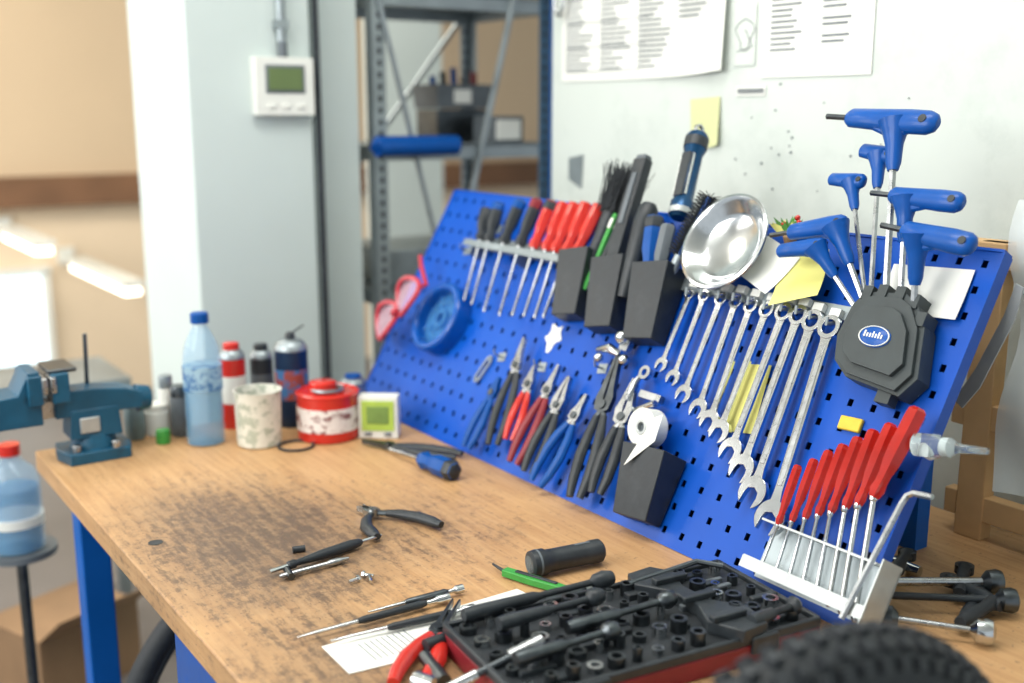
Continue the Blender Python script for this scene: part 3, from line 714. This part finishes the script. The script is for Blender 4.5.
# ---------------------------------------------------------------- loose tools on bench
def BT(x,y,z=.009): return Vector((x,y,BZ+z))
I=Matrix.Identity(4)
pliers('pliers',I,BT(.945,1.885,.010),BT(1.055,1.700,.010),black,.018,.28,.008,head=dsteel)
screwdriver('screwdriver',BT(.985,1.600,.018),BT(.972,1.700,.018),BT(.964,1.810,.010),.0175,bluep,steel,M=I,rs=.0035,tail=black)
b=Bd(); pv=BT(.778,1.520,.010)
for e,hs_ in (((.842,1.412),1),((.735,1.425),-1)):
    E=BT(e[0],e[1],.010); d=(E-pv); dn=d.normalized()
    out_=Vector((-dn.y,dn.x,0))*(1 if hs_>0 else -1)
    b.tube([pv-dn*.006,pv+d*.22+out_*.010],[.007,.006],dsteel,10,sy=.7,up=(0,0,1))
    b.tube([pv+d*.16+out_*.008,pv+d*.32+out_*.013,pv+d*.6+out_*.014,pv+d*.85+out_*.006,E],[.0065,.009,.0105,.010,.0065],black,12,sy=.8,up=(0,0,1))
for s_ in (-1,1):
    F=frame(pv,pv+Vector((-.008,.045,0)))@RZ(s_*.22)
    poly=[(0,-.010),(s_*.011,-.006),(s_*.013,.010),(s_*.008,.024),(s_*.001,.036),(s_*.0005,.010)]
    if s_<0: poly=poly[::-1]
    b.prism(poly,-.005,.005,steel,F)
b.cyl(pv-Vector((0,0,.006)),pv+Vector((0,0,.008)),.008,steel); b.make('cutting_pliers')
b=Bd(); F=frame(BT(.550,1.398,.009),BT(.742,1.429,.009)); b.lathe([(.003,0),(.003,.028),(.006,.03),(.0065,.04),(.0045,.044),(.0055,.06),(.0075,.085),(.008,.14),(.006,.156),(.003,.160),(.0022,.194)],black,F,16)
b.lathe([(.0032,-.001),(.0032,.028)],chrome,F,12); b.lathe([(.0033,.156),(.0025,.196)],chrome,F,10); b.make('precision_screwdriver')
b=Bd(); F=frame(BT(.556,1.380,.006),BT(.668,1.384,.006)); b.lathe([(.002,0),(.0035,.004),(.0035,.075),(.005,.08),(.005,.094),(.002,.11)],steel,F,12); b.cyl(BT(.57,1.37,.006),BT(.575,1.40,.006),.005,dsteel); b.make('scriber')
b=Bd(); b.cyl(BT(.612,1.462,.005),BT(.630,1.458,.005),.005,black); b.make('small_bit')
for x,y,a in ((.637,1.312,.2),(.658,1.300,1.2),(.664,1.315,2.2)):
    b=Bd(); d=Vector((math.cos(a),math.sin(a),0))*.007; c=BT(x,y,.005); b.cyl(c-d,c+d,.0025,chrome,seg=8); b.cyl(c+d,c+d*1.5,.0048,chrome,seg=6); b.make('hex_bolt')
b=Bd(); b.prism([(.520,1.165),(.518,1.085),(.83,1.045),(.815,1.165)],BZ+.0006,BZ+.0012,cream)
for i in range(9): b.box((.56+i*.008,1.12,BZ+.0014),(.0015,.05,.0002),ink)
b.make('instruction_sheet')
for a,c,m_ in (((.500,1.192),(.715,1.182),black),((.530,1.160),(.725,1.135),black),((.605,1.205),(.745,1.195),dsteel)):
    b=Bd(); F=frame(BT(*a,.008),BT(*c,.009)); l=(Vector(a)-Vector(c)).length
    b.lathe([(.001,0),(.0024,.03),(.003,l*.38)],chrome,F,10); b.lathe([(.0035,l*.38),(.0050,l*.42),(.0054,l*.8),(.0035,l*.84)],m_,F,14); b.lathe([(.003,l*.84),(.0035,l*.9),(.006,l*.92),(.006,l)],chrome,F,12); b.make('needle_file')
pliers('pliers',I,BT(.712,1.158,.012),BT(.552,1.008,.012),redp,.015,.38,.0100,head=dsteel,style='nose',open_=.04)
b=Bd(); F=frame(BT(.826,1.212,.007),BT(.862,1.110,.007)); b.prism([(-.007,0),(.007,0),(.009,.05),(.007,.105),(-.004,.11),(-.008,.05)],-.005,.005,green,F); b.prism([(-.004,.02),(.003,.02),(.003,.09),(-.003,.09)],.005,.007,black,F); b.tube([(0,.0,0),(-.012,-.03,0)],[.003,.002],black,6,F); b.make('folding_knife',.001)
b=Bd(); F=frame(BT(.853,1.188,.0195),BT(.965,1.172,.0195)); b.lathe([(.014,0),(.0185,.002),(.0195,.008),(.0195,.022),(.0170,.026),(.0165,.04),(.0165,.095),(.0175,.1),(.0175,.114),(.014,.118)],black,F,24); b.lathe([(.0198,.010),(.0199,.013)],gray,F,24); b.lathe([(.013,-.0005),(.012,.0)],clear,F,20); b.box((0,.085,.0155),(.005,.025,.003),gray,F); b.make('flashlight')

# socket set
ss=bpy.data.objects.new('socket_set_case',None); bpy.context.collection.objects.link(ss)
MS=T(.835,.945,BZ)@RZ(math.radians(-7))
b=Bd(MS)
b.box((0,0,.003),(.42,.20,.006),redd)
for y in (-.099,.099): b.box((0,y,.013),(.42,.006,.026),redd); b.box((0,y,.032),(.42,.007,.012),black)
for x in (-.208,.208): b.box((x,0,.013),(.006,.20,.026),redd); b.box((x,0,.032),(.007,.20,.012),black)
for x in (-.12,.12): b.box((x,-.104,.026),(.04,.006,.022),black)
b.make('case',.002,ss)
b=Bd(MS); b.box((0,0,.022),(.405,.188,.022),black2)
b.prism([(-.02,-.105),(.02,-.105),(.035,-.06),(.012,-.02),(.012,.03),(.035,.07),(.02,.1),(-.02,.1),(-.035,.07),(-.012,.03),(-.012,-.02),(-.035,-.06)],.033,.050,black,T(.09,0,0)@RZ(.15))
for k in range(3): b.box((.09,-.07+.06*k,.054),(.05,.012,.008),black)
for k in range(26):
    b.box((random.uniform(-.19,.19),random.uniform(-.08,.08),.035),(random.uniform(.012,.05),random.uniform(.006,.014),random.uniform(.006,.014)),random.choice([black,black2,black,gray]),None)
b.make('insert',.0015,ss)
b=Bd(MS)
for r_ in range(5):
    for k in range(14):
        x=-.190+k*.0285; y=-.080+r_*.038
        if abs(x-.09)<.030: continue
        rr=.0060+.0012*((k+r_)%5)
        m_=chrome if (r_*5+k)%3==0 else dsteel
        b.ring(rr,rr*.6,.028,.042+.004*(k%3),m_,T(x,y,0),14)
        b.ring(rr*.6,.0001,.028,.038,black,T(x,y,0),10)
b.make('sockets',0,ss)
b=Bd(MS)
for y,x0,x1,z in ((.085,-.19,.03,.050),(.03,-.17,-.02,.058),(-.05,-.19,-.05,.055),(-.09,.11,.19,.050),(-.01,-.10,.06,.054)):
    F=frame((x0,y,z),(x1,y+.01,z)); l=x1-x0
    b.lathe([(.008,0),(.009,.01),(.0075,l*.45),(.0045,l*.5),(.0045,l*.85),(.010,l*.88),(.012,l*.94),(.009,l)],black if y>.02 or y<-.08 else dsteel,F,16)
b.tube([(.04,.07,.048),(.16,.085,.050),(.185,.06,.048)],.004,dsteel,8)
b.make('ratchets',0,ss)
def rod(name,a,c,rs,ms):
    b=Bd(); F=frame(a,c); l=(Vector(a)-Vector(c)).length; n=len(rs)
    for i in range(n-1): 
        b.lathe([(rs[i],l*i/(n-1)),(rs[i]*1.02,l*(i+.1)/(n-1)),(rs[i],l*(i+1)/(n-1))],ms[i%len(ms)],F,14)
    b.make(name)
rod('extension_bar',BT(.575,.965,.016),BT(.69,.935,.056),[.006,.0045,.009,.009],[chrome,dsteel,steel])
rod('ratchet_handle',BT(.61,1.065,.018),BT(.78,1.082,.016),[.008,.010,.010,.006,.013,.011],[black,black,black,chrome,black])
rod('torque_wrench',BT(.71,1.095,.014),BT(.90,1.085,.014),[.008,.011,.011,.007,.007,.012,.011],[black,black,black,dsteel,dsteel,steel])
rod('extension_bar',BT(.56,.900,.014),BT(.62,.925,.014),[.007,.007,.010,.010],[dsteel,chrome,chrome])
rod('tee_handle',BT(.588,.985,.014),BT(.600,1.050,.014),[.009,.008,.008],[dsteel])
rod('socket_bit',BT(.575,.86,.012),BT(.60,.885,.012),[.010,.010,.008],[chrome])
rod('socket_bit',BT(.565,1.01,.012),BT(.575,.985,.012),[.011,.011,.009],[chrome])

# ---------------------------------------------------------------- wheels
tyre=mat('tyre_rubber',(50,54,58),.62,0,.2,60,.3)
def wheel(name,c,ax_rot,R=.315,r=.026,knobs=True):
    b=Bd(T(*c)@RZ(ax_rot)@RX)
    b.torus(R-r+.0,r,tyre,None,96,14)
    if knobs:
        n=80
        for i in range(n):
            for rr,ph in ((0,0),(1,.6),(2,-.6),(3,1.15),(4,-1.15)):
                a=2*pi*(i+(.5 if rr in (0,3,4) else 0))/n
                q=R-r+(r+.002)*math.cos(ph)
                M=RZ(a)@T(q,0,(r+.002)*math.sin(ph))@Matrix.Rotation(-ph,4,'Y')
                b.box((0,0,0),(.010,.012,.012),tyre,M)
    b.torus(R-2.1*r,.010,black,None,72,8,1.2)
    b.cyl((0,0,-.05),(0,0,.05),.016,dsteel); b.cyl((0,0,-.03),(0,0,-.026),.028,dsteel); b.cyl((0,0,.03),(0,0,.026),.028,dsteel)
    for i in range(28):
        a=2*pi*i/28; s_=1 if i%2 else -1; a2=a+.5*(1 if i%4<2 else -1)
        b.tube([(.026*math.cos(a2),.026*math.sin(a2),s_*.028),((R-2.1*r)*math.cos(a),(R-2.1*r)*math.sin(a),0)],.0011,steel,4,cap=False)
    return b.make(name)
wheel('bicycle_wheel',(.672,.545,.730),math.radians(0),R=.34,r=.03)
b=Bd(T(.672,.545,0))
for y in (-.062,.062): b.box((0,y,.39),(.035,.012,.74),dsteel)
b.box((0,0,.025),(.32,.30,.05),dsteel); b.make('truing_stand',.002)
wheel('bicycle_wheel',(.77,1.90,.345),math.radians(4),R=.345,r=.022,knobs=False)

# ---------------------------------------------------------------- background clutter (left)
b=Bd(); b.box((.30,3.32,.735),(1.1,.34,.03),galv)
for x in (-.20,.80): 
    for y in (3.2,3.45): b.box((x,y,.36),(.035,.035,.72),galv)
b.make('side_table',.002)
b=Bd(); b.box((0,0,.1),(.30,.24,.20),card); b.prism([(-.15,0),(.15,0),(.15,.10),(-.15,.12)],0,.003,card,T(0,-.12,.2)@Matrix.Rotation(math.radians(140),4,'X')); b.box((0,-.121,.1),(.05,.002,.2),pine)
o=b.make('cardboard_box'); o.location=(.58,2.88,0); o.rotation_euler=(0,0,.4)
b=Bd(T(.40,2.45,0)); b.cyl((0,0,0),(0,0,.02),.14,dsteel,seg=24); b.cyl((0,0,.02),(0,0,.56),.012,dsteel); b.cyl((0,0,.56),(0,0,.575),.075,gray,seg=28); b.make('pedestal_stand')
b=Bd(T(.395,2.44,.575)@RX); b.lathe([(.045,0),(.056,.005),(.056,.15),(.045,.18),(.018,.205),(.018,.215)],blueclear,seg=28); b.lathe([(.022,.212),(.022,.235)],redp,seg=20); b.lathe([(.050,.006),(.0505,.14)],mat('detergent',(70,130,180),.2,alpha=.55),seg=24); b.lathe([(.0565,.06),(.0567,.08)],cream,seg=28)
b.make('cleaner_bottle')
b=Bd(T(.20,4.2,0)); b.box((0,0,.25),(.5,.3,.5),gray,None,1.1); b.box((0,-.16,.3),(.2,.01,.1),cream); b.make('storage_crate',.005)

# ---------------------------------------------------------------- light
w=bpy.data.worlds.new('world'); sc.world=w; w.use_nodes=True
w.node_tree.nodes['Background'].inputs[0].default_value=(.88,.95,1,1); w.node_tree.nodes['Background'].inputs[1].default_value=.72
def area(name,loc,tgt,sx,sy,pw,col):
    l=bpy.data.lights.new(name,'AREA'); l.shape='RECTANGLE'; l.size=sx; l.size_y=sy; l.energy=pw; l.color=col
    o=bpy.data.objects.new(name,l); o.location=loc; o.rotation_euler=(Vector(tgt)-Vector(loc)).to_track_quat('-Z','Y').to_euler(); bpy.context.collection.objects.link(o)
area('window_light',(-1.6,1.6,2.3),(1.1,1.5,1.0),2.2,1.4,76,(1,.98,.935))
area('ceiling_light',(.7,1.3,2.95),(.8,1.4,0),1.6,.5,30,(1,.97,.92))
area('ceiling_light',(.9,3.9,2.95),(.9,4.2,0),2.5,1.2,66,(1,.92,.80))
area('far_window_light',(-1.5,4.6,1.9),(2.5,5.6,1.2),2.2,1.6,66,(1,.94,.86))
